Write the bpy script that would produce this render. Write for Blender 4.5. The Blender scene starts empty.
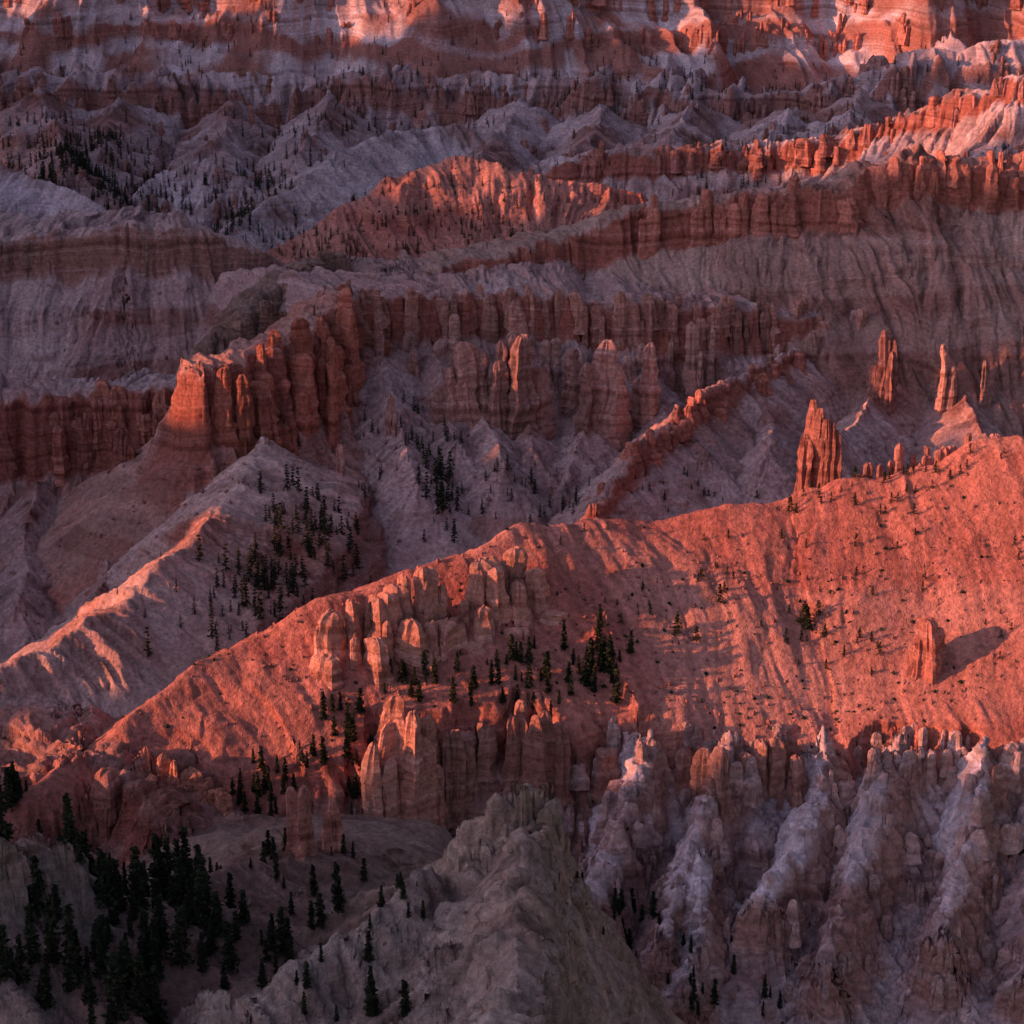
import bpy, math, random, time
import numpy as np
T0=time.time()
random.seed(7); rng=np.random.default_rng(7)
F=2310.0; PITCH=math.radians(19.0)
cp,sp=math.cos(PITCH),math.sin(PITCH)
def W(u,v,D):
    a=(u-512)/F; b=(512-v)/F
    y=cp+b*sp; z=-sp+b*cp
    return (a/y*D, D, z/y*D)
f32=np.float32
# ---------------- noise
def hsh(ix,iy,seed):
    h=(ix.astype(np.uint32)*np.uint32(374761393))+(iy.astype(np.uint32)*np.uint32(668265263))+np.uint32((seed*2246822519)&0xffffffff)
    h=(h^(h>>np.uint32(13)))*np.uint32(1274126177)
    h=h^(h>>np.uint32(16))
    return (h&np.uint32(0xffffff)).astype(f32)/f32(16777215.0)
def vn(x,y,seed=0):
    x=np.asarray(x,dtype=f32);y=np.asarray(y,dtype=f32)
    x,y=np.broadcast_arrays(x,y)
    fx=np.floor(x);fy=np.floor(y)
    ix=fx.astype(np.int32);iy=fy.astype(np.int32)
    tx=x-fx;ty=y-fy
    tx=tx*tx*(3-2*tx);ty=ty*ty*(3-2*ty)
    a=hsh(ix,iy,seed);b=hsh(ix+1,iy,seed);c=hsh(ix,iy+1,seed);d=hsh(ix+1,iy+1,seed)
    return a+(b-a)*tx+(c-a)*ty+(a-b-c+d)*tx*ty
def fbm(x,y,seed,o=4):
    t=0;amp=.5;s=0
    for k in range(o):
        t=t+amp*vn(x*2**k+k*7.3,y*2**k+k*3.1,seed+k);s+=amp;amp*=.5
    return t/s
def rdg(n): return 1-np.abs(2*n-1)
def sm(a,b,x):
    t=np.clip((x-a)/(b-a),0,1);return t*t*(3-2*t)
# ---------------- grid
def rows():
    segs=[(380,700,1.5),(700,1050,.95),(1050,1230,2.0),(1230,1820,1.4),(1820,2250,2.2),(2250,3300,3.4),(3300,6500,25)]
    out=[]
    for a,b,s in segs: out.append(np.arange(a,b,s))
    return np.concatenate(out)
DS=rows().astype(f32)
inner=np.linspace(-.26,.26,1150)
k=np.linspace(0,1,70)[1:]
outer=.26+.33*k**1.6
US=np.concatenate([-outer[::-1],inner,outer]).astype(f32)
NR,NC=len(DS),len(US)
Y=np.repeat(DS[:,None],NC,1); X=Y*US[None,:]
wx=(fbm(X/55,Y/55,11,3)-.5)*14; wy=(fbm(X/55,Y/55,21,3)-.5)*14
XW=X+wx; YW=Y+wy
def poly(pts,x,y):
    best=np.full(x.shape,1e12,dtype=f32);S=np.zeros_like(best);C=np.zeros_like(best);Z=np.zeros_like(best);A=np.zeros_like(best)
    s0=0;n=len(pts)-1
    for i,((x0,y0,z0),(x1,y1,z1)) in enumerate(zip(pts[:-1],pts[1:])):
        dx,dy=x1-x0,y1-y0;L=math.hypot(dx,dy);ux,uy=dx/L,dy/L
        rx=x-f32(x0);ry=y-f32(y0)
        t=rx*f32(ux)+ry*f32(uy);tc=np.clip(t,0,L)
        ax=rx-tc*f32(ux);ay=ry-tc*f32(uy)
        d2=ax*ax+ay*ay
        m=d2<best
        d=np.sqrt(d2)+1e-3
        cr=(f32(ux)*ay-f32(uy)*ax)/d
        al=(t-tc)/d
        best=np.where(m,d2,best)
        S=np.where(m,s0+tc+al*35,S);C=np.where(m,cr,C);Z=np.where(m,z0+(z1-z0)*tc/L,Z)
        e=np.zeros_like(al)
        if i==0: e=np.maximum(-al,0)
        if i==n-1: e=np.maximum(e,np.maximum(al,0))
        A=np.where(m,e,A)
        s0+=L
    return np.sqrt(best),S,C,Z,A
def prof(d,p):
    p=np.array(p,dtype=np.float64);return np.interp(d,p[:,0],p[:,1]).astype(f32)
def gul(s,d,seed,lam,amp,o=5,dec=1.45):
    t=0
    ws=(vn(s/60,d/60,seed+90)-.5)*20+(vn(s/22,d/26,seed+91)-.5)*6
    for kk in range(o):
        l=lam/1.9**kk
        n=rdg(vn((s+ws)/l,d/(l*5)+kk*5,seed+kk))
        msk=.3+1.4*vn(s/(l*3),d/(l*4),seed+20+kk)
        t=t+amp/dec**kk*(n-.5)*msk*np.clip(d/l,0,1)
    return t
Zt=np.full(X.shape,-620,dtype=f32)
Ct=np.zeros(X.shape+(3,),dtype=f32);Ct[:]=(.34,.2,.16)
RG=np.ones_like(Zt)
def ridge(P,front,back,talus,cliff=None,cl=(0,0),flute=(0,14),gully=(40,5),crest=(0,20),seed=0,R=420,mod=None,rough=1.,capfront=True,streak=1.,dec=1.45):
    pts=[W(*p) for p in P]
    y0=min(p[1] for p in pts)-R;y1=max(p[1] for p in pts)+R
    i0=np.searchsorted(DS,y0);i1=np.searchsorted(DS,y1)
    x=XW[i0:i1];y=YW[i0:i1]
    d,s,c,z,ae=poly(pts,x,y)
    fl=rdg(vn(s/flute[1],d/90,seed+31))*.6+rdg(vn(s/flute[1]*2.3,d/60,seed+32))*.4
    fl=np.sign(fl-.5)*np.abs(2*(fl-.5))**.6*.5
    de=np.maximum(d-flute[0]*fl-flute[0]*.4,0)
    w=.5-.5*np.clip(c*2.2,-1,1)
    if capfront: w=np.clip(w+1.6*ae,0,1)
    dr=w*prof(de,front)+(1-w)*prof(de,back)
    if crest[0]:
        z=z+crest[0]*(fbm(s/crest[1],d/crest[1],seed+41,3)-.55)*2*np.exp(-d/30)
    zz=z-dr-gul(s,d,seed+50,gully[0],gully[1],dec=dec)
    if mod is not None: zz=mod(zz,X[i0:i1],Y[i0:i1],s,d,w)
    zt=Zt[i0:i1];m=zz>zt
    Zt[i0:i1]=np.where(m,zz,zt);RG[i0:i1]=np.where(m,rough,RG[i0:i1])
    tv=np.array(talus,dtype=f32)
    ws=(vn(s/30,d/40,seed+70)-.5)*14
    st=fbm((s+ws)/7,d/90,seed+61,4)
    st2=fbm((s+ws)/2.6,d/60,seed+65,3)
    big=fbm(x/90,y/90,seed+62,4);pt=fbm(x/22,y/22,seed+63,4)
    a=np.clip((st*.6+pt*.4-.5)*5*streak+.5,0,1)[...,None];b=np.clip((big-.5)*5+.45,0,1)[...,None]
    col=tv[0]*(1-a)+tv[1]*a
    col=col*(1-.65*b)+tv[2]*.65*b
    col=col*(1+(st2-.5)*1.2*streak)[...,None]
    zb=(zz+(fbm(x/120,y/120,seed+64,2)-.5)*30)/9
    bb=np.clip((vn(zb,x*0,977)-.58)*6,0,1)*(.3+.7*pt)*min(streak,1)
    col=col*(1-bb[...,None]*.6)+tv[2]*1.12*bb[...,None]*.6
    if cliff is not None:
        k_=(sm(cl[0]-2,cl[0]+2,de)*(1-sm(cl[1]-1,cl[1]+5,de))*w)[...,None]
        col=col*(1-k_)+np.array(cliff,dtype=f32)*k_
    Ct[i0:i1]=np.where(m[...,None],col,Ct[i0:i1])
ORG=[(.52,.205,.145),(.42,.15,.11),(.57,.30,.23)]
PNK=[(.43,.24,.195),(.30,.15,.125),(.60,.45,.41)]
TAN=[(.38,.27,.20),(.26,.175,.135),(.48,.38,.31)]
LAV=[(.52,.37,.345),(.37,.22,.19),(.76,.67,.67)]
BRN=[(.30,.185,.145),(.21,.13,.10),(.38,.28,.22)]
RED=(.40,.155,.11)
# ---------------- main red ridge
R3=[(-60,840,760),(30,795,800),(90,745,840),(150,700,865),(230,645,890),(320,602,910),(400,575,930),(470,558,945),(520,524,965),(640,521,985),(780,498,1000),(900,468,1005),(1024,436,1010),(1180,400,1015)]
E1=[(-80,850,760),(60,800,800),(140,735,838),(190,752,838),(245,785,825),(300,775,835),(360,745,850),(385,715,865),(430,712,870),(500,705,875),(560,705,880),(640,715,880),(760,715,880),(900,722,880),(1024,735,875),(1180,745,870)]
e1=[W(*p) for p in E1]
def mod3(zz,x,y,s,d,w):
    ed,es,ec,ez,_=poly(e1,x+(fbm(x/26,y/26,77,4)-.5)*34,y+(fbm(x/26,y/26,78,4)-.5)*34)
    sg=np.where(ec<0,ed,-ed)
    fl=rdg(vn(es/24,ed/80,311))*.6+rdg(vn(es/9,ed/50,312))*.4
    e=sg-14*(fl-.5)
    fac=(.55+.45*sm(-90,-40,x))*(.75+.5*vn(es/50,ed*0,313))
    dr=prof(e,[(-5,0),(0,0),(2,4),(7,16),(20,20),(24,28),(42,35),(46,42),(68,52),(72,60),(110,84),(200,150)])*fac
    g=gul(es,np.maximum(e,0),350,38,20,5)
    cr_=(rdg(fbm(x/14,y/14,371,4))-.55)*7*sm(0,15,e)
    und=(fbm(x/45,y/45,381,3)-.5)*9*(e<0)
    return zz-dr-np.where(e>0,g,0)+cr_+und*sm(0,30,d)*sm(0,-20,e)
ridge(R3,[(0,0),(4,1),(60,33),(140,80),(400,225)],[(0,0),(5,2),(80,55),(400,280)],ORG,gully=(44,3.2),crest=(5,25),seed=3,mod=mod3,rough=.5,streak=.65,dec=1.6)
n9=int((DS<900).sum())
ed,es,ec,ez,_=poly(e1,XW[:n9],YW[:n9])
k_=(sm(2,14,np.where(ec<0,ed,-ed)))[...,None]
lv=np.array(LAV,dtype=f32);st=np.clip((fbm(es/11,ed/45,401,4)-.5)*4.5+.5,0,1)[...,None];bg=np.clip((fbm(X[:n9]/40,Y[:n9]/30,402,4)-.46)*6,0,1)[...,None]
c9=lv[0]*(1-st)+lv[1]*st; up=sm(50,12,ed)[...,None]
c9=c9*(1-bg*.85)+lv[2]*bg*.85; c9=c9*(1-up*.8)+np.array((.40,.22,.17),dtype=f32)*up*.8
Ct[:n9]=Ct[:n9]*(1-k_)+c9*k_
for i,(a,b) in enumerate([((640,735,868),(596,900,790)),((735,738,868),(668,930,775)),((830,740,868),(770,900,785)),((905,742,866),(840,960,762)),((985,745,866),(945,930,775)),((1060,750,866),(1035,960,762)),((700,850,810),(690,985,752))]):
    m_=tuple((a[j]+b[j])/2+((-1)**i*11,8+4*(i%3),0)[j] for j in range(3));P=[b,m_,a]
    if b[0]>a[0]: P=[a,m_,b]
    ridge(P,[(0,0),(3,5),(7,9),(11,20),(30,40),(200,220)],[(0,0),(3,5),(7,9),(11,20),(30,40),(200,220)],LAV,(.44,.26,.21),(1,9),flute=(4,8),gully=(16,7),crest=(9,9),seed=450+i*9,R=160,rough=1.2)
Zpre=Zt.copy();Cpre=Ct.copy()
# ---------------- foreground spurs
ridge([(455,1150,410),(478,1060,460),(500,1000,500),(505,900,555),(520,840,598),(528,800,620)],
 [(0,0),(5,1),(10,16),(22,24),(26,36),(60,85),(120,180),(400,460)],[(0,0),(5,2),(9,9),(18,13),(22,19),(60,42),(300,190)],TAN,(.33,.25,.19),(4,14),flute=(7,12),gully=(24,8),crest=(10,12),seed=101,R=300,rough=1.5)
ridge([(250,985,545),(340,932,565),(430,880,590),(520,830,606)],[(0,0),(10,4),(100,55),(300,160)],[(0,0),(4,3),(10,10),(100,75),(300,240)],TAN,gully=(22,8),crest=(7,12),seed=121,R=260,rough=1.2)
ridge([(-200,990,520),(0,945,560),(150,902,620),(260,868,670),(300,845,710)],[(0,0),(100,40),(300,160)],[(0,0),(60,22),(160,100),(300,220)],BRN,gully=(24,6),crest=(3,20),seed=131,R=280,rough=.7)
cut=np.clip(X-14,0,400)*(.95+.5*fbm(X/20,Y/14,141,3))+3*rdg(vn(X/40,Y/9,142))*sm(10,30,X)+2*rdg(vn(X/30,Y/4,143))*sm(10,30,X)+np.clip(Y-640,0,300)*.5*sm(-30,12,X)
zc=Zt-cut
mm=(zc<=Zpre)[...,None];Ct=np.where(mm,Cpre,Ct);Zt=np.maximum(zc,Zpre)
ridge([(-200,800,560),(-80,812,560),(0,830,575),(42,842,585)],[(0,0),(6,1),(12,22),(60,45),(300,200)],[(0,0),(6,2),(12,20),(200,160)],BRN,(.33,.26,.2),(4,14),flute=(5,10),gully=(20,5),crest=(5,12),seed=141,R=240)
ridge([(-60,800,790),(20,770,815),(70,748,830),(120,770,820),(170,830,790)],[(0,0),(4,6),(10,16),(30,24),(34,34),(200,150)],[(0,0),(60,10),(200,100)],[(.40,.19,.14),(.29,.12,.09),(.46,.29,.24)],RED,(2,10),flute=(7,11),gully=(22,9),crest=(6,12),seed=145,R=240)
# ---------------- middle rim + promontory
CP=[(0,0),(4,1),(11,28),(18,32),(28,36),(34,54),(46,60),(52,68),(400,300)]
PB=[(0,0),(60,-2),(150,10),(250,110),(400,250)]
ridge([(195,368,1400),(235,352,1425),(300,330,1470),(340,292,1540)],
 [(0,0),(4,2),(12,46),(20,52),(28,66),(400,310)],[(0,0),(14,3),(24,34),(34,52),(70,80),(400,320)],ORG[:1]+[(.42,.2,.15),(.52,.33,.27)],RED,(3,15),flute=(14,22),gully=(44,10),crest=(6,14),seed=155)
ridge([(340,292,1540),(430,290,1585),(540,292,1600),(640,300,1610),(720,305,1620),(800,310,1640),(900,318,1650),(1024,320,1650),(1250,322,1660)],
 CP,PB,PNK,RED,(3,12),flute=(13,17),gully=(44,11),crest=(5,14),seed=151)
ridge([(225,335,1530),(265,290,1580),(300,262,1640),(330,255,1680)],[(0,0),(4,2),(9,18),(20,24),(24,38),(60,70),(200,190)],[(0,0),(20,12),(40,40),(200,170)],BRN,(.25,.17,.13),(2,12),flute=(8,12),gully=(26,8),crest=(6,12),seed=158,R=260)
ridge([(-160,700,1040),(-60,685,1060),(40,650,1100),(120,600,1160),(190,540,1230),(240,490,1300),(265,440,1385)],
 [(0,0),(60,28),(64,40),(72,44),(76,54),(90,60),(400,240)],[(0,0),(10,5),(100,70),(400,280)],[(.54,.29,.225),(.45,.19,.14),(.66,.50,.43)],(.38,.22,.18),(58,78),flute=(5,20),gully=(38,9),crest=(5,22),seed=161,rough=.6)
ridge([(590,505,1330),(610,482,1370),(640,440,1420),(680,410,1470),(740,378,1530),(795,345,1600)],
 [(0,0),(4,8),(60,50),(400,290)],[(0,0),(4,8),(60,45),(400,280)],PNK,RED,(0,5),flute=(3,9),gully=(30,8),crest=(7,12),seed=171)
for i,(a,b) in enumerate([((470,345,1560),(500,470,1400)),((600,355,1570),(560,480,1420)),((380,350,1520),(420,480,1380)),((890,370,1590),(830,450,1440)),((950,375,1590),(990,440,1450)),((650,365,1570),(700,450,1440)),((530,350,1570),(530,450,1440)),((430,340,1550),(455,440,1440)),((760,370,1560),(770,450,1440))]):
    m_=tuple((a[j]+b[j])/2+(0,6,0)[j] for j in range(3))
    P=[a,m_,b]
    if a[0]>b[0]: P=P[::-1]
    ridge(P,[(0,0),(5,5),(60,44),(300,230)],[(0,0),(5,5),(60,44),(300,230)],PNK,gully=(24,7),crest=(5,14),seed=600+i*10,R=260,rough=.6)
# ---------------- upper right cliffs
ridge([(380,278,1650),(450,262,1700),(560,232,1740),(640,205,1750),(700,198,1750),(760,190,1745),(830,185,1740),(880,165,1750),(960,158,1750),(1024,163,1750),(1250,170,1750)],
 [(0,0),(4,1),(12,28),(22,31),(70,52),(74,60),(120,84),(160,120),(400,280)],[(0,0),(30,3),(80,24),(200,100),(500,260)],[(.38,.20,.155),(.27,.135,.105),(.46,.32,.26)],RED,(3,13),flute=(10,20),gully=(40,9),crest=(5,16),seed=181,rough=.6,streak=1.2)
# ---------------- lit mound
ridge([(260,262,1990),(285,245,2000),(340,206,2000),(390,176,2020),(450,160,2040),(520,172,2040),(580,178,2040),(640,195,2040)],
 [(0,0),(20,6),(100,44),(300,160)],[(0,0),(100,60),(300,200)],ORG,gully=(60,15),crest=(8,30),seed=191,rough=1.)
# ---------------- left mesa and lower cliffs
ridge([(-260,250,1700),(-80,240,1700),(0,238,1700),(60,232,1700),(130,222,1690),(200,228,1700),(250,245,1720),(280,262,1740)],
 [(0,0),(5,1),(13,26),(24,32),(54,50),(58,58),(90,78),(94,84),(400,290)],[(0,0),(60,-6),(160,20),(300,150)],PNK,(.40,.22,.17),(3,16),flute=(9,24),gully=(46,11),crest=(3,20),seed=201,rough=.6,streak=1.2)
ridge([(-260,398,1500),(-80,395,1500),(0,392,1500),(60,386,1500),(120,386,1500),(165,382,1495),(195,378,1480)],
 [(0,0),(5,1),(15,46),(24,52),(400,280)],[(0,0),(40,0),(120,60),(300,200)],PNK,RED,(3,17),flute=(13,19),gully=(50,12),crest=(5,16),seed=211,streak=1.2)
for i,(a,b) in enumerate([((40,478,1460),(20,600,1280)),((120,482,1450),(100,590,1280)),((175,470,1440),(160,560,1280))]):
    m_=tuple((a[j]+b[j])/2+(0,6,0)[j] for j in range(3));P=[a,m_,b][::-1]
    ridge(P,[(0,0),(5,4),(60,42),(300,230)],[(0,0),(5,4),(60,42),(300,230)],PNK,gully=(24,7),crest=(5,14),seed=700+i*10,R=260,rough=.6)
# ---------------- far layers
ridge([(540,170,2300),(620,152,2300),(700,150,2300),(800,142,2290),(880,128,2250),(950,98,2200),(1024,76,2150),(1250,40,2100)],
 [(0,0),(5,1),(12,16),(100,60),(106,74),(400,240)],[(0,0),(100,30),(400,220)],[(.42,.25,.21),(.31,.165,.135),(.64,.53,.50)],RED,(3,14),flute=(12,24),gully=(60,20),crest=(10,24),seed=221)
ridge([(-260,140,2150),(-80,150,2150),(0,166,2150),(60,190,2120),(120,216,2080)],[(0,0),(60,24),(66,34),(400,230)],[(0,0),(100,50),(400,250)],LAV,gully=(50,15),crest=(6,24),seed=231)
ridge([(225,235,2230),(290,192,2350),(340,152,2450),(410,130,2550),(470,125,2600)],[(0,0),(80,44),(86,60),(400,230)],[(0,0),(100,50),(400,250)],[(.43,.29,.26),(.31,.18,.15),(.64,.56,.55)],gully=(60,18),crest=(8,30),seed=241)
ridge([(125,200,2420),(165,168,2450),(200,160,2450),(240,180,2430),(270,200,2400)],[(0,0),(100,60),(400,250)],[(0,0),(100,50),(400,250)],LAV,gully=(40,18),crest=(8,30),seed=251)
FAR=[(.37,.21,.18),(.26,.14,.12),(.60,.49,.48)]
for i,(a,b) in enumerate([((40,95,2780),(70,170,2400)),((120,100,2780),(100,150,2500)),((330,95,2790),(300,150,2500)),((520,100,2780),(480,160,2420)),((600,105,2750),(590,140,2500)),((700,105,2730),(670,140,2450)),((790,105,2700),(770,130,2450)),((860,90,2700),(850,125,2400)),((230,100,2800),(215,150,2560))]):
    m_=tuple((a[j]+b[j])/2+(6*(-1)**i,4,0)[j] for j in range(3));P=[a,m_,b]
    if a[0]>b[0]: P=P[::-1]
    ridge(P,[(0,0),(8,6),(60,34),(66,46),(300,190)],[(0,0),(8,6),(60,34),(66,46),(300,190)],FAR,gully=(44,16),crest=(12,26),seed=800+i*10,R=360)
ridge([(-300,75,2880),(-80,72,2900),(100,75,2900),(250,82,2900),(400,74,2900),(600,86,2850),(760,92,2800),(900,62,2800),(1024,45,2800),(1300,40,2800)],
 [(0,0),(5,1),(14,24),(60,44),(70,62),(130,90),(140,112),(220,150),(230,170),(600,380)],[(0,0),(100,0),(300,150)],FAR,(.37,.19,.155),(3,16),flute=(50,70),gully=(110,60),crest=(14,40),seed=261,R=640)
# far wall: pyramid-like fans with red cliff steps
i0=np.searchsorted(DS,2650)
x=XW[i0:];y=YW[i0:]
q=(vn(x/200,y/200,500)-.5)*160
sp1=rdg(vn((x+q)/210,y/900,501));sp2=rdg(vn((x+q*.6)/80,y/260,502));sp3=rdg(vn((x+q)/26,y/160,503));sp4=rdg(vn((x+q)/11,y/120,504))
fan=sm(2940,3060,y)
yy=y-3010+150*(sp1-.55)+60*(sp2-.5)+22*(sp3-.5)
step=34*(fbm(x/90,y/90,540,3)-.5)
zz=prof(yy+step,[(-500,-640),(-60,-455),(0,-428),(50,-410),(54,-398),(110,-374),(115,-350),(210,-308),(217,-280),(330,-230),(340,-195),(500,-120),(520,-80),(800,40),(3500,90)])
zz=zz+(fbm(x/60,y/60,520,4)-.5)*14+fan*(60*(sp1-.5)+34*(sp2-.5)+14*(sp3-.5)+7*(sp4-.5))
zt=Zt[i0:];m=zz>zt
bn=vn(zz/20+fbm(x/160,y/160,530,3)*5,x*0,531);b2=vn(zz/6+sp2*2,x*0,532)
pn=np.clip((fbm(x/70,y/70,533,5)-.5)*4+.5,0,1)
t_=(np.clip((bn*.6+pn*.4-.45)*4,0,1))[...,None];t2=np.clip((b2-.5)*3+.2,0,1)[...,None]
cc=np.array((.40,.18,.135),dtype=f32)*(1-t_)+np.array((.70,.60,.59),dtype=f32)*t_
cc=cc*(1-.35*t2)+np.array((.36,.22,.19),dtype=f32)*.35*t2
cc=cc*(.7+.6*fbm((x+q)/9,y/60,538,3))[...,None]
Zt[i0:]=np.where(m,zz,zt);Ct[i0:]=np.where(m[...,None],cc,Ct[i0:])
Zt+= ((fbm(X/16,Y/16,801,4)-.5)*3.0+(rdg(fbm(X/24,Y/24,811,4))-.6)*4+(vn(X/2.3,Y/2.3,805)-.5)*.8)*RG
far_=sm(1900,2400,Y);Zt+=far_*((rdg(fbm(X/60,Y/60,821,4))-.6)*14)
Zbase=Zt.copy()
def H(xx,yy_):
    xx=np.atleast_1d(np.asarray(xx,float));yy_=np.atleast_1d(np.asarray(yy_,float))
    r=np.interp(yy_,DS,np.arange(NR));c=np.interp(xx/yy_,US,np.arange(NC))
    r0=np.clip(r.astype(int),0,NR-2);c0=np.clip(c.astype(int),0,NC-2);fr=r-r0;fc=c-c0
    return (Zbase[r0,c0]*(1-fr)*(1-fc)+Zbase[r0+1,c0]*fr*(1-fc)+Zbase[r0,c0+1]*(1-fr)*fc+Zbase[r0+1,c0+1]*fr*fc)
def site(u,v,lo=440,hi=3800):
    D=np.arange(lo,hi,1.5);a=(u-512)/F;b=(512-v)/F;y=cp+b*sp;z=-sp+b*cp
    g=H(a/y*D,D);hit=(z/y*D)<g
    i=int(np.argmax(hit)) if hit.any() else len(D)-1
    return a/y*D[i],D[i]
def grads(P):
    du=np.zeros_like(P);dv=np.zeros_like(P)
    du[:,1:-1]=P[:,2:]-P[:,:-2];du[:,0]=P[:,1]-P[:,0];du[:,-1]=P[:,-1]-P[:,-2]
    dv[1:-1]=P[2:]-P[:-2];dv[0]=P[1]-P[0];dv[-1]=P[-1]-P[-2]
    n=np.cross(du,dv);return n/(np.linalg.norm(n,axis=2,keepdims=True)+1e-9)
P=np.stack([X,Y,Zt],axis=2)
N=grads(P)
steep=sm(.85,.5,N[...,2])
led=(vn(Zt/3.2+fbm(X/80,Y/80,901,2)*2,X/60,902)-.5)*2.0+(vn(Zt/1.3,X/25+Y/25,903)-.5)*1.0+(vn(X/3+Y/5,Zt/9,904)-.5)*3.2
led=led*steep
P[...,0]+=N[...,0]*led;P[...,1]+=N[...,1]*led
# ---------------- mesh helpers
def make_mesh(name,V,Fq,col=None,mat=None,smooth=False):
    me=bpy.data.meshes.new(name)
    V=np.asarray(V,dtype=f32).reshape(-1,3);Fq=np.asarray(Fq,dtype=np.int32)
    me.vertices.add(len(V));me.vertices.foreach_set("co",V.ravel())
    k=Fq.shape[1]
    me.loops.add(Fq.size);me.loops.foreach_set("vertex_index",Fq.ravel())
    me.polygons.add(len(Fq));me.polygons.foreach_set("loop_start",np.arange(0,Fq.size,k,dtype=np.int32))
    me.polygons.foreach_set("loop_total",np.full(len(Fq),k,dtype=np.int32))
    me.polygons.foreach_set("use_smooth",np.full(len(Fq),smooth))
    if col is not None:
        c=np.ones((len(V),4),dtype=f32);c[:,:3]=np.asarray(col).reshape(-1,3)
        at=me.color_attributes.new("Col",'FLOAT_COLOR','POINT');at.data.foreach_set("color",c.ravel())
    me.update(calc_edges=True)
    if mat: me.materials.append(mat)
    return me
def add(name,me,parent=None,loc=None,rot=0,sc=1):
    o=bpy.data.objects.new(name,me);bpy.context.scene.collection.objects.link(o)
    if parent: o.parent=parent
    if loc is not None: o.location=loc
    o.rotation_euler[2]=rot
    o.scale=(sc,sc,sc) if not isinstance(sc,tuple) else sc
    return o
def rockmat():
    m=bpy.data.materials.new("canyon_rock");m.use_nodes=True;nt=m.node_tree;n=nt.nodes;l=nt.links
    n.remove(n["Principled BSDF"]);bs=n.new("ShaderNodeBsdfDiffuse");bs.inputs["Roughness"].default_value=.6
    l.new(bs.outputs[0],n["Material Output"].inputs[0])
    at=n.new("ShaderNodeAttribute");at.attribute_name="Col"
    geo=n.new("ShaderNodeNewGeometry");sep=n.new("ShaderNodeSeparateXYZ");l.new(geo.outputs["Position"],sep.inputs[0])
    wn=n.new("ShaderNodeTexNoise");wn.inputs["Scale"].default_value=.012;wn.inputs["Detail"].default_value=1;l.new(geo.outputs["Position"],wn.inputs["Vector"])
    mz=n.new("ShaderNodeMath");mz.operation='MULTIPLY_ADD';l.new(wn.outputs["Fac"],mz.inputs[0]);mz.inputs[1].default_value=26;l.new(sep.outputs["Z"],mz.inputs[2])
    mm=n.new("ShaderNodeMath");mm.operation='MULTIPLY';l.new(mz.outputs[0],mm.inputs[0]);mm.inputs[1].default_value=.16
    s1=n.new("ShaderNodeTexNoise");s1.noise_dimensions='1D';s1.inputs["Scale"].default_value=1;s1.inputs["Detail"].default_value=4;l.new(mm.outputs[0],s1.inputs["W"])
    ramp=n.new("ShaderNodeValToRGB");l.new(s1.outputs["Fac"],ramp.inputs[0])
    e=ramp.color_ramp.elements
    e[0].position=.32;e[0].color=(.6,.52,.5,1)
    e[1].position=.7;e[1].color=(1.2,1.3,1.4,1)
    for p,c in ((.42,(.95,.85,.82,1)),(.5,(1.0,1.0,1.0,1)),(.56,(.78,.72,.7,1)),(.62,(1.08,1.1,1.12,1))):
        q=e.new(p);q.color=c
    sn=n.new("ShaderNodeSeparateXYZ");l.new(geo.outputs["Normal"],sn.inputs[0])
    mr=n.new("ShaderNodeMapRange");l.new(sn.outputs["Z"],mr.inputs[0]);mr.inputs[1].default_value=.8;mr.inputs[2].default_value=.5;mr.inputs[3].default_value=.1;mr.inputs[4].default_value=.85
    mx=n.new("ShaderNodeMix");mx.data_type='RGBA';mx.inputs[6].default_value=(1,1,1,1);l.new(mr.outputs[0],mx.inputs[0]);l.new(ramp.outputs[0],mx.inputs[7])
    m2=n.new("ShaderNodeMix");m2.data_type='RGBA';m2.blend_type='MULTIPLY';m2.inputs[0].default_value=1;l.new(at.outputs["Color"],m2.inputs[6]);l.new(mx.outputs[2],m2.inputs[7])
    fn=n.new("ShaderNodeTexNoise");fn.inputs["Scale"].default_value=.35;fn.inputs["Detail"].default_value=4;fn.inputs["Roughness"].default_value=.75;l.new(geo.outputs["Position"],fn.inputs["Vector"])
    fr=n.new("ShaderNodeMapRange");l.new(fn.outputs["Fac"],fr.inputs[0]);fr.inputs[1].default_value=.3;fr.inputs[2].default_value=.7;fr.inputs[3].default_value=.58;fr.inputs[4].default_value=1.4
    m3=n.new("ShaderNodeMix");m3.data_type='RGBA';m3.blend_type='MULTIPLY';m3.inputs[0].default_value=1;l.new(m2.outputs[2],m3.inputs[6]);l.new(fr.outputs[0],m3.inputs[7])
    l.new(m3.outputs[2],bs.inputs["Color"])
    mul=n.new("ShaderNodeMath");mul.operation='MULTIPLY_ADD';l.new(s1.outputs["Fac"],mul.inputs[0]);l.new(mr.outputs[0],mul.inputs[1]);l.new(fn.outputs["Fac"],mul.inputs[2])
    b1=n.new("ShaderNodeBump");b1.inputs["Strength"].default_value=.85;b1.inputs["Distance"].default_value=2.8;l.new(mul.outputs[0],b1.inputs["Height"])
    l.new(b1.outputs[0],bs.inputs["Normal"])
    return m
ROCK=rockmat()
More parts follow.
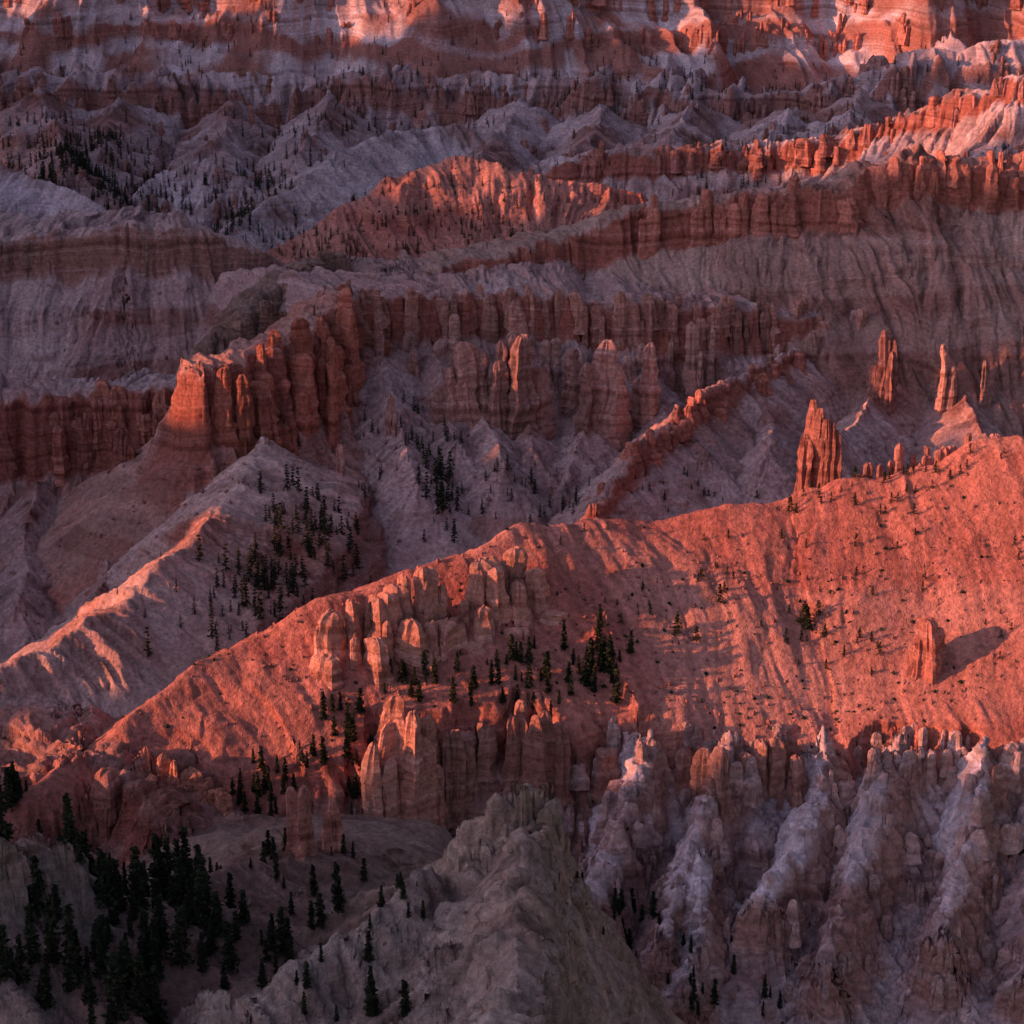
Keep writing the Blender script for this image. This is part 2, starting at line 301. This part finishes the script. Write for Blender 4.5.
def folmat(name,c1,c2):
    m=bpy.data.materials.new(name);m.use_nodes=True;nt=m.node_tree;n=nt.nodes;l=nt.links
    n.remove(n["Principled BSDF"]);bs=n.new("ShaderNodeBsdfDiffuse");l.new(bs.outputs[0],n["Material Output"].inputs[0])
    geo=n.new("ShaderNodeNewGeometry");t=n.new("ShaderNodeTexNoise");t.inputs["Scale"].default_value=.6;t.inputs["Detail"].default_value=1;l.new(geo.outputs["Position"],t.inputs["Vector"])
    r=n.new("ShaderNodeValToRGB");l.new(t.outputs["Fac"],r.inputs[0]);r.color_ramp.elements[0].position=.35;r.color_ramp.elements[1].position=.65
    r.color_ramp.elements[0].color=(*c1,1);r.color_ramp.elements[1].color=(*c2,1);l.new(r.outputs[0],bs.inputs["Color"]);return m
FOL=folmat("conifer_foliage",(.016,.022,.014),(.05,.06,.032));BARK=folmat("bark",(.07,.05,.04),(.14,.1,.08))
idx=np.arange(NR*NC,dtype=np.int32).reshape(NR,NC)
Fq=np.stack([idx[:-1,:-1],idx[:-1,1:],idx[1:,1:],idx[1:,:-1]],axis=2).reshape(-1,4)
add("canyon_terrain",make_mesh("canyon_terrain",P,Fq,Ct,ROCK,True))
# ---------------- hoodoo columns
def column(cx,cy,top,bot,rx,ry,rot,seed,ns=18,nl=24,taper=.7):
    r_=np.random.default_rng(seed)
    t=np.linspace(0,1,nl);z=bot+(top-bot)*t
    th=np.arange(ns)/ns*2*math.pi
    ph=r_.uniform(0,6.28,5)
    sq=1/np.maximum(np.abs(np.cos(th)),np.abs(np.sin(th)))**.6
    sh=sq*(1+.16*np.sin(2*th+ph[0])+.14*np.sin(3*th+ph[1]))*(1+r_.uniform(-.16,.16,ns))
    tt=1.3-(1.3-taper)*t**.8
    led=(vn(z/3.4,np.full(nl,5.),31)-.5)*.30+(vn(z/1.6,np.full(nl,9.),32)-.5)*.18
    cap=np.where(t>.9,np.sqrt(np.clip(1-((t-.9)/.108)**2,0,1))*.9+.1,1)
    rad=(tt*(1+led)*cap)[:,None]*sh[None,:]
    nn=vn(z[:,None]/7+seed%97,np.arange(ns)[None,:]*.7,seed%991)-.5
    rad=rad*(1+.5*nn)
    ox=(vn(z/18,np.full(nl,seed%53),3)-.5)*rx*.6;oy=(vn(z/18,np.full(nl,seed%59),4)-.5)*rx*.6
    x_=rad*np.cos(th)*rx;y_=rad*np.sin(th)*ry
    c,s=math.cos(rot),math.sin(rot)
    V=np.stack([cx+ox[:,None]+x_*c-y_*s,cy+oy[:,None]+x_*s+y_*c,np.repeat(z[:,None],ns,1)+ (nn*1.6)],axis=2).reshape(-1,3)
    i=np.arange(nl-1)[:,None]*ns;j=np.arange(ns)[None,:];j2=(j+1)%ns
    Q=np.stack([i+j,i+j2,i+ns+j2,i+ns+j],axis=2).reshape(-1,4)
    b=(nl-1)*ns
    cq=[[b+a,b+a+1,b+(ns-a-2)%ns,b+(ns-a-1)%ns] for a in range(0,ns//2-1)]
    return V,np.concatenate([Q,np.array(cq)])
def join(name,cols,colr):
    Vs=[];Fs=[];o=0
    for V,Q in cols: Vs.append(V);Fs.append(Q+o);o+=len(V)
    V=np.concatenate(Vs);C=np.array(colr)[None,:]*(.65+.7*vn(V[:,0]/12,V[:,1]/12,77)[:,None])
    return add(name,make_mesh(name,V,np.concatenate(Fs),C,ROCK,False))
def row(name,P_,off,spacing,rad,hgt,colr,dz=(-6,3),skip=.15,seed=1,nrow=1,drop=.3,fin=1.5):
    pts=np.array([W(*p) for p in P_]);r_=np.random.default_rng(seed)
    seg=np.hypot(*np.diff(pts[:,:2],axis=0).T);cum=np.concatenate([[0],np.cumsum(seg)])
    cols=[]
    for q in range(nrow):
        s=r_.uniform(0,spacing)
        while s<cum[-1]:
            dens=vn(s/45.,q*3.7,seed)
            if r_.random()>skip*(2*(1-dens)+.2):
                x=np.interp(s,cum,pts[:,0]);y=np.interp(s,cum,pts[:,1]);z=np.interp(s,cum,pts[:,2])
                i=min(np.searchsorted(cum,s),len(seg));i=max(i,1)
                d=(pts[i]-pts[i-1])[:2];d/=np.linalg.norm(d);nx,ny=d[1],-d[0]
                o=off+q*rad*1.4+r_.uniform(-.6,1.5)*rad
                cx,cy=x+nx*o,y+ny*o
                R_=rad*r_.uniform(.45,1.3);h=hgt*r_.uniform(.5,1.15)*(.85**q)
                top=z+r_.uniform(*dz)-q*hgt*drop
                g=float(H(cx,cy-R_)[0]);bot=max(g-6,top-h) if g<top-h*.5 else top-h
                bot=min(bot,g-3)
                cols.append(column(cx,cy,top,bot,R_,R_*r_.uniform(.9,fin),math.atan2(d[1],d[0])+r_.uniform(-.4,.4),int(r_.integers(1e6))))
            s+=spacing*r_.uniform(.5,1.5)
    if cols: join(name,cols,colr)
RIM=[(340,292,1540),(430,290,1585),(540,292,1600),(640,300,1610),(720,305,1620),(800,310,1640),(900,318,1650),(1024,320,1650),(1250,322,1660)]
row("hoodoo_wall",RIM,7,9,4.0,38,(.47,.25,.185),seed=11,nrow=2,drop=.15,dz=(-7,11))
row("hoodoo_wall",RIM,30,11,4.0,46,(.48,.29,.23),dz=(-28,-6),seed=21,nrow=2,skip=.4)
row("hoodoo_wall",[(195,368,1400),(235,352,1425),(300,330,1470),(340,292,1540)],7,9,5.0,62,(.48,.19,.125),dz=(-16,16),seed=12,nrow=4,skip=.25,drop=.16)
row("hoodoo_wall",[(640,205,1750),(700,198,1750),(760,190,1745),(830,185,1740),(880,165,1750),(960,158,1750),(1024,163,1750),(1250,170,1750)],7,11,5.2,34,(.45,.19,.135),dz=(-6,10),seed=13,nrow=2,drop=.15)
row("hoodoo_wall",[(-80,240,1700),(0,238,1700),(60,232,1700),(130,222,1690),(200,228,1700),(250,245,1720)],6,13,5,28,(.42,.26,.205),dz=(-10,1),seed=14,skip=.3)
row("hoodoo_wall",[(225,335,1530),(265,290,1580),(300,262,1640),(330,255,1680)],5,8,4,20,(.32,.2,.15),dz=(-5,5),seed=24,nrow=3,drop=.5)
row("hoodoo_wall",[(-80,395,1500),(0,392,1500),(60,386,1500),(120,386,1500),(165,382,1495),(195,378,1480)],8,9,4.6,52,(.46,.2,.14),dz=(-10,9),seed=15,nrow=3,skip=.3,drop=.2)
row("hoodoo_wall",[(600,482,1370),(640,440,1420),(680,410,1470),(740,378,1530),(795,345,1600)],1,7,3.2,15,(.46,.19,.135),dz=(-3,8),seed=16,nrow=2,drop=.5,skip=.3)
row("hoodoo_ridge",[(318,604,903),(345,588,903),(370,580,905),(430,578,915),(470,562,925),(516,545,942)],5,6,4.0,24,(.60,.31,.22),dz=(-6,9),seed=17,nrow=4,skip=.3,drop=.28)
row("hoodoo_wall",[(365,715,862),(430,712,868),(500,705,873),(560,705,878),(640,718,878),(760,722,878),(900,728,878),(1024,738,873)],7,9,3.6,17,(.41,.22,.17),dz=(-11,-2),seed=18,nrow=2,skip=.75)
row("hoodoo_wall",[(140,740,836),(190,755,836),(245,788,823)],3,5,3,20,(.56,.26,.17),dz=(-5,0),seed=19,skip=.2,nrow=2)
row("hoodoo_wall",[(20,772,812),(70,752,827),(120,775,817)],3,5,3,14,(.42,.2,.15),dz=(-5,2),seed=29,nrow=3,drop=.6)
row("hoodoo_wall",[(850,478,1040),(900,455,1045),(960,445,1050),(1010,440,1050)],0,5,2.6,15,(.46,.22,.165),dz=(-2,7),seed=20,nrow=2)
row("hoodoo_wall",[(590,150,2300),(640,148,2300),(720,150,2300),(800,142,2290),(880,128,2250),(950,98,2200)],4,14,6,30,(.48,.21,.15),dz=(-6,12),seed=40,nrow=2,skip=.5)
row("rock_crag",[(515,860,585),(522,838,598),(530,796,618)],4,3.2,2.0,24,(.38,.28,.21),dz=(-7,3),seed=31,nrow=4,skip=.3,drop=.3)
row("rock_crag",[(505,1000,505),(508,930,545),(515,860,585)],7,3.6,1.9,18,(.38,.28,.21),dz=(-9,0),seed=34,nrow=4,skip=.3)
row("rock_crag",[(430,880,590),(470,855,598),(515,830,606)],-2,4,1.5,7,(.40,.3,.23),dz=(-3,3),seed=32,nrow=2)
row("rock_crag",[(-60,815,562),(0,832,575),(42,845,583)],3,4,2.4,18,(.34,.25,.2),dz=(-4,1),seed=33,nrow=2)
def cliffcols(name,y0,y1,n,ur,sz,hg,colr,seed):
    r_=np.random.default_rng(seed);i0=np.searchsorted(DS,y0);i1=np.searchsorted(DS,y1);cols=[]
    for i in range(n):
        c=int(np.interp(r_.uniform(*ur),US,np.arange(NC)))
        zc_=Zbase[i0:i1,c];yv=DS[i0:i1];k_=3
        g=(zc_[k_:]-zc_[:-k_])/(yv[k_:]-yv[:-k_])
        j=r_.choice(np.argsort(g)[-6:])+k_
        w=sz*r_.uniform(.5,1.2);y=float(yv[j]);x=float(US[c]*y);z=float(zc_[j])
        for q in range(int(r_.integers(1,4))):
            cols.append(column(x+r_.normal()*w*1.6,y-w*.5+r_.normal()*w*.5,z+hg*r_.uniform(-.1,.45),z-hg,w*r_.uniform(.6,1),w*r_.uniform(.8,1.5),r_.uniform(-.4,.4),int(r_.integers(1e6)),ns=10,nl=12,taper=.55))
    join(name,cols,colr)
cliffcols("hoodoo_wall",3020,3160,190,(-.23,.23),5,24,(.47,.21,.155),1)
cliffcols("hoodoo_wall",3160,3290,120,(-.23,.23),6,26,(.48,.23,.175),2)
cliffcols("hoodoo_wall",2700,2900,140,(-.23,.23),5,20,(.40,.21,.165),3)
cliffcols("hoodoo_wall",2350,2650,80,(-.23,.23),4.5,16,(.40,.22,.175),4)
cliffcols("hoodoo_wall",2060,2330,80,(.03,.23),4.5,16,(.45,.21,.165),5)
def tower(u,v0,v1,D,w,colr,n=1,lo=None):
    if lo: D=float(site(u,v1,lo)[1])
    x,y,z0=W(u,v0,D);z1=W(u,v1,D)[2]
    cols=[]
    for i in range(n):
        cols.append(column(x+random.uniform(-.9,.9)*w*(i>0),y+random.uniform(-.5,.5)*w,z0-(z0-z1)*random.uniform(0,.45)*(i>0),min(z1-8,float(H(x,y)[0])-4),w*random.uniform(.45,.7)*(1 if i==0 else .75),w*.7,random.uniform(0,3),random.randint(0,99999),ns=22,nl=44,taper=.5))
    join("hoodoo",cols,colr)
C1=(.50,.29,.23)
for t in [(465,340,465,1490,15,C1,6),(450,368,445,1480,9,C1,3),(520,332,450,1490,16,C1,6),(500,360,450,1480,10,C1,3),(606,342,465,1500,14,C1,5),(648,342,425,1520,9,C1,3),(575,348,425,1530,9,C1,3),(885,330,412,1560,9,(.40,.2,.155),4),(812,402,490,1330,10,(.40,.18,.13),5),(828,420,490,1325,7,(.40,.18,.13),3),
          (930,618,668,930,8,(.44,.19,.14),4,700),(303,785,855,740,4.5,(.46,.22,.155),3,700),(332,800,850,740,3.5,(.46,.22,.155),2,700),(395,700,850,845,11,(.58,.31,.22),6),(375,740,860,838,8,(.58,.33,.24),4),(425,720,830,850,8,(.52,.27,.19),4),(455,730,800,855,6,(.42,.23,.17),3),(520,705,790,862,7,(.40,.2,.15),4),(545,715,790,858,7,(.40,.2,.15),3),(720,745,860,850,8,(.39,.22,.17),4),(1000,770,850,850,7,(.38,.22,.17),3),(120,430,500,1440,9,(.42,.18,.13),3),(945,345,430,1560,7,C1,3),(985,360,430,1560,6,C1,2),(415,350,410,1520,6,C1,2),(700,350,400,1560,5,C1,2),(390,395,450,1450,6,C1,3),(340,445,480,1400,4,C1,2),(522,785,830,612,2.2,(.38,.28,.21),4),(535,790,840,615,2,(.38,.28,.21),3)]:
    tower(*t)
r_=np.random.default_rng(44);cols=[]
for i in range(230):
    u=r_.uniform(560,1060);v=r_.uniform(730,1010)
    x,y=site(u,v,640)
    if y>895 or y<650: continue
    g=float(H(x,y)[0]);w=r_.uniform(1.2,4.0)*(1-.4*(v>850));h=w*r_.uniform(1.0,2.6)
    for q in range(int(r_.integers(1,4))):
        cols.append(column(x+r_.normal()*w,y+r_.normal()*w,g+h*r_.uniform(.3,1),g-8,w*r_.uniform(.5,1),w*r_.uniform(.6,1.3),r_.uniform(0,3),int(r_.integers(1e6)),ns=14,nl=16,taper=.6))
join("rock_crag",cols,(.52,.36,.315))
# ---------------- trees
def conifer(h,seed,spread=.2,whorls=16,rag=.3,dens=1.):
    r_=np.random.default_rng(seed);V=[];Q=[];mi=[]
    ns=6
    for kk in range(2):
        for a in range(ns):
            th=a/ns*6.283;rr=(h*.018+.05)*(1 if kk==0 else .1);V.append((rr*math.cos(th),rr*math.sin(th),-1.0 if kk==0 else h*.97))
    for a in range(ns): Q.append((a,(a+1)%ns,ns+(a+1)%ns,ns+a));mi.append(1)
    for w in range(whorls):
        t=(w+.5)/whorls;z=h*(.1+.9*t)
        R_=h*spread*(1-t)**.8*(1+r_.uniform(-rag,rag))+.15
        nb=int((5+4*(1-t))*dens)
        if r_.random()<.12: nb=2
        for b in range(nb):
            th=r_.uniform(0,6.283);L=R_*r_.uniform(.55,1.2);nc=3 if L>h*.08 else 2
            for c in range(nc):
                q=(c+.7)/nc;px=math.cos(th)*L*q;py=math.sin(th)*L*q;pz=z-L*q*.35+r_.uniform(-.1,.1)
                sz=h*.03*r_.uniform(.8,1.5)*(1.15-.4*q)+.07
                for e in range(2):
                    ax=r_.normal(size=3);ax/=np.linalg.norm(ax);bx=np.cross(ax,r_.normal(size=3));bx/=np.linalg.norm(bx)
                    ax[2]*=.5
                    o=len(V);p=np.array((px,py,pz))+r_.normal(size=3)*sz*.4
                    V+= [tuple(p-ax*sz*1.2),tuple(p-bx*sz*.7),tuple(p+ax*sz*1.2),tuple(p+bx*sz*.7)]
                    Q.append((o,o+1,o+2,o+3));mi.append(0)
    me=make_mesh("conifer_mesh",V,Q);me.materials.append(FOL);me.materials.append(BARK)
    me.polygons.foreach_set("material_index",np.array(mi,dtype=np.int32));return me
TM=[conifer(10,s,sp_,wh,rg) for s,sp_,wh,rg in ((1,.15,20,.35),(2,.18,18,.45),(3,.12,20,.4),(4,.24,13,.5),(5,.3,10,.6))]
TF=[conifer(10,s,sp_,wh,rg,.7) for s,sp_,wh,rg in ((6,.17,9,.3),(7,.2,8,.4),(8,.25,7,.5))]
def plant(name,lst):
    for (x,y,h,kind) in lst:
        z=float(H(x,y)[0]);add(name,TM[kind],None,(x,y,z-.3),random.uniform(0,6.28),(h/10*random.uniform(.85,1.25),h/10*random.uniform(.85,1.25),h/10))
def cluster(u,v,n,rx,ry,h,kinds=(0,1,2),lo=440):
    x,y=site(u,v,lo)
    return [(x+random.gauss(0,rx),y+random.gauss(0,ry),h*random.uniform(.4,1.3),random.choice(kinds)) for _ in range(n)]
near=[]
for a in [(150,900,40,12,16,17),(130,960,28,14,14,17),(80,1000,18,12,12,17),(200,940,13,8,10,14),(325,915,3,3,3,15),(275,955,7,4,6,13),(330,1000,9,10,5,12),(10,800,12,6,6,12),(250,870,14,16,8,9),(30,960,10,14,8,14),
          (390,905,9,8,5,6),(625,935,16,6,8,9),(690,975,12,7,8,9),(770,1010,8,6,6,8),(590,905,5,5,6,7),(290,775,14,11,6,9),(255,805,16,7,4,8),(345,740,24,8,12,11),(410,690,10,8,6,9),(470,690,14,12,6,10),(550,690,22,13,6,10),(600,680,22,7,8,13),(530,640,6,10,8,5),(310,855,12,16,5,8)]:
    near+=cluster(*a)
plant("spruce_tree",near)
pines=[]
for a in [(718,605,1,1,1,10),(693,640,3,3,2,10),(803,628,5,4,3,10),(855,545,1,1,1,9),(795,515,2,2,1,8),(640,615,8,10,5,4),(740,575,8,14,7,4),(890,505,8,12,5,5),(930,490,3,6,4,7),(830,500,8,12,3,5),(610,600,7,12,5,4),(720,498,12,24,3,5),(870,480,12,22,3,6),(980,460,12,22,3,6),(1005,640,7,8,5,6),(850,655,8,14,6,5),(450,640,8,14,5,4),(780,640,8,18,6,5),(960,560,8,18,9,4.5),(700,560,12,30,8,4),(880,590,14,30,10,4)]:
    pines+=cluster(*a,kinds=(3,4))
plant("pine_tree",pines)
grove=bpy.data.objects.new("distant_conifer_forest",None);bpy.context.scene.collection.objects.link(grove)
gl=[]
for a in [(255,590,70,14,34,14),(300,560,60,13,40,14),(330,540,30,10,30,14),(445,500,30,7,28,16),(440,470,12,6,22,12),(385,470,14,12,34,9),(520,490,26,24,22,10),(560,500,16,20,16,9),(410,440,12,14,25,8),(150,600,8,20,20,7),(310,420,12,14,25,8),(230,640,14,12,14,9),(350,400,12,14,20,8),(640,490,14,20,12,8)]:
    gl+=cluster(*a,lo=1045)
for a in [(95,185,300,36,110,14),(60,165,180,30,80,14),(30,150,90,40,60,13),(250,240,130,60,30,12),(200,215,110,60,30,12),(260,190,80,30,60,13),(130,210,110,40,40,13),(350,30,30,60,60,9),(450,95,80,130,60,11),(620,110,110,120,50,12),(220,40,60,60,70,11),(560,60,45,150,60,9),(720,90,80,110,50,11),(860,125,80,80,50,10),(690,190,60,60,40,9),(840,80,80,120,60,10),(100,60,60,130,50,10),(450,205,110,60,40,8),(550,210,60,40,30,8),(380,225,50,50,20,8),(760,110,60,90,40,10),(350,240,70,60,20,9),(760,160,70,60,40,10),(420,120,80,80,60,12),(300,130,70,50,60,12)]:
    gl+=cluster(*a,lo=1850)
for (x,y,h,kind) in gl:
    z=float(H(x,y)[0]);add("conifer",TF[kind],grove,(x,y,z-.3),random.uniform(0,6.28),h/10)
def scatter(name,n,cl,size,mat,colr=None):
    r_=np.random.default_rng(5);base=np.array([(1,0,0),(-1,0,0),(0,1,0),(0,-1,0),(0,0,1),(0,0,-1)],float)
    tri=np.array([(0,2,4),(2,1,4),(1,3,4),(3,0,4),(2,0,5),(1,2,5),(3,1,5),(0,3,5)])
    V=[];Q=[];o=0
    for (u,v,rx,ry) in cl:
        x0,y0=site(u,v)
        for i in range(n):
            x=x0+r_.normal()*rx;y=y0+r_.normal()*ry;z=float(H(x,y)[0]);s=size*r_.uniform(.3,1.0)**2*1.6
            V.append(base*r_.uniform(.6,1.2,size=(6,3))*s+np.array((x,y,z+s*.1))+r_.normal(size=(6,3))*s*.2);Q.append(tri+o);o+=6
    V=np.concatenate(V);add(name,make_mesh(name,V,np.concatenate(Q),None if colr is None else np.tile(colr,(len(V),1)),mat))
cl=[(700,600,60,25),(850,600,50,25),(560,620,30,20),(450,640,30,20),(300,680,30,18),(950,560,30,20),(700,700,60,8),(900,700,40,8)]
scatter("boulders",130,cl,.9,ROCK,(.42,.19,.14))
scatter("boulders",90,[(400,440,60,40),(100,560,60,40),(650,440,60,40),(300,500,50,40),(150,340,60,40),(700,420,60,40)],1.5,ROCK,(.38,.22,.18))
scatter("boulders",90,[(450,950,25,25),(350,960,25,15),(500,880,10,20),(250,900,30,20)],.8,ROCK,(.36,.27,.2))
scatter("shrubs",45,cl+[(450,205,70,40),(550,205,50,30),(380,220,50,30)],.9,FOL)
# ---------------- unseen ridge added at left, skyline shaped to block or pass the sun
AZ=math.radians(16);EL=math.radians(14)
ca,sa=math.cos(AZ),math.sin(AZ)
tt=np.arange(-300,4200,7.)
SK=[(-300,-40),(655,-50),(715,-100),(760,-150),(812,-200),(830,-250),(872,-250),(890,-230),(918,-218),(938,-110),(1000,-100),(1080,-130),(1098,-320),(1262,-320),(1280,-140),(1366,-140),(1382,-236),(1418,-236),(1436,-60),(1500,0),(1560,10),(1620,10),(1640,0),(1690,0),(1720,60),(1890,40),(1903,-140),(1964,-140),(1995,0),(2080,-70),(2190,-70),(2230,60),(2620,70),(2700,40),(2830,5),(2910,-25),(2974,-65),(3090,-150),(3300,-180),(4200,-180)]
sky=np.interp(tt,[a for a,b in SK],[b for a,b in SK])
sky=sky+(fbm(tt/30,tt*0,61,4)-.5)*(18+90*sm(2400,2700,tt))
rr=np.linspace(-1,1,61)
Tg,Rg=np.meshgrid(tt,rr,indexing='ij')
zr=sky[:,None]-np.abs(Rg)**1.1*520+(fbm(Tg/60,Rg*6,71,4)-.5)*60*np.abs(Rg)
r0=-560+Rg*380
V=np.stack([r0*ca-Tg*sa,r0*sa+Tg*ca,zr],axis=2)
nI,nJ=V.shape[:2];id2=np.arange(nI*nJ).reshape(nI,nJ)
Q=np.stack([id2[:-1,:-1],id2[:-1,1:],id2[1:,1:],id2[1:,:-1]],axis=2).reshape(-1,4)
add("sun_block_ridge",make_mesh("sun_block_ridge",V,Q,np.tile((.36,.2,.15),(nI*nJ,1)),ROCK,True))
# ---------------- light
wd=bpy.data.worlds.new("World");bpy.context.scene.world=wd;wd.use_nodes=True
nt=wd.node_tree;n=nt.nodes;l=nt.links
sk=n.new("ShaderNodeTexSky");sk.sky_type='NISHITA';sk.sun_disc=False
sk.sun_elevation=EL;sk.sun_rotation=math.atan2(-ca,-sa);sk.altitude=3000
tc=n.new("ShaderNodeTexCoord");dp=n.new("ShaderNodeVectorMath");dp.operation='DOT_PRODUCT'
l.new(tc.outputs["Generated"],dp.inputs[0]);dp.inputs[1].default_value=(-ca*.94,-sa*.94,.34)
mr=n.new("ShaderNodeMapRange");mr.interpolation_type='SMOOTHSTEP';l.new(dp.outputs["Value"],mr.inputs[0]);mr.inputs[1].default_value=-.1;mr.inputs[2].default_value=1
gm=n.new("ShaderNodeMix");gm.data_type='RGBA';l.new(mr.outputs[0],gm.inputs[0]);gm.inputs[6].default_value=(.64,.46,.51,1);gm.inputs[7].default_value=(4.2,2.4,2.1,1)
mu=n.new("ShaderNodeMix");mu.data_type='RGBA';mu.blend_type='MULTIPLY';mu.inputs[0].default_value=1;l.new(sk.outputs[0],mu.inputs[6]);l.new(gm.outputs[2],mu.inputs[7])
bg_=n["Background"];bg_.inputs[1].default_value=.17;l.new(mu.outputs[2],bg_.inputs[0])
sd=bpy.data.lights.new("sun",'SUN');sd.energy=6.8;sd.angle=math.radians(1.0);sd.color=(1,.36,.2)
so=bpy.data.objects.new("sun",sd);bpy.context.scene.collection.objects.link(so)
from mathutils import Vector
dirv=Vector((ca*math.cos(EL),sa*math.cos(EL),-math.sin(EL)))
so.rotation_euler=dirv.to_track_quat('-Z','Y').to_euler()
cam=bpy.data.cameras.new("camera");co=bpy.data.objects.new("camera",cam);bpy.context.scene.collection.objects.link(co)
cam.sensor_width=36;cam.lens=36*F/1024;cam.clip_start=1;cam.clip_end=12000
co.rotation_euler=(math.pi/2-PITCH,0,0);bpy.context.scene.camera=co
sc=bpy.context.scene;sc.view_settings.view_transform='Standard';sc.view_settings.look='None';sc.view_settings.exposure=0
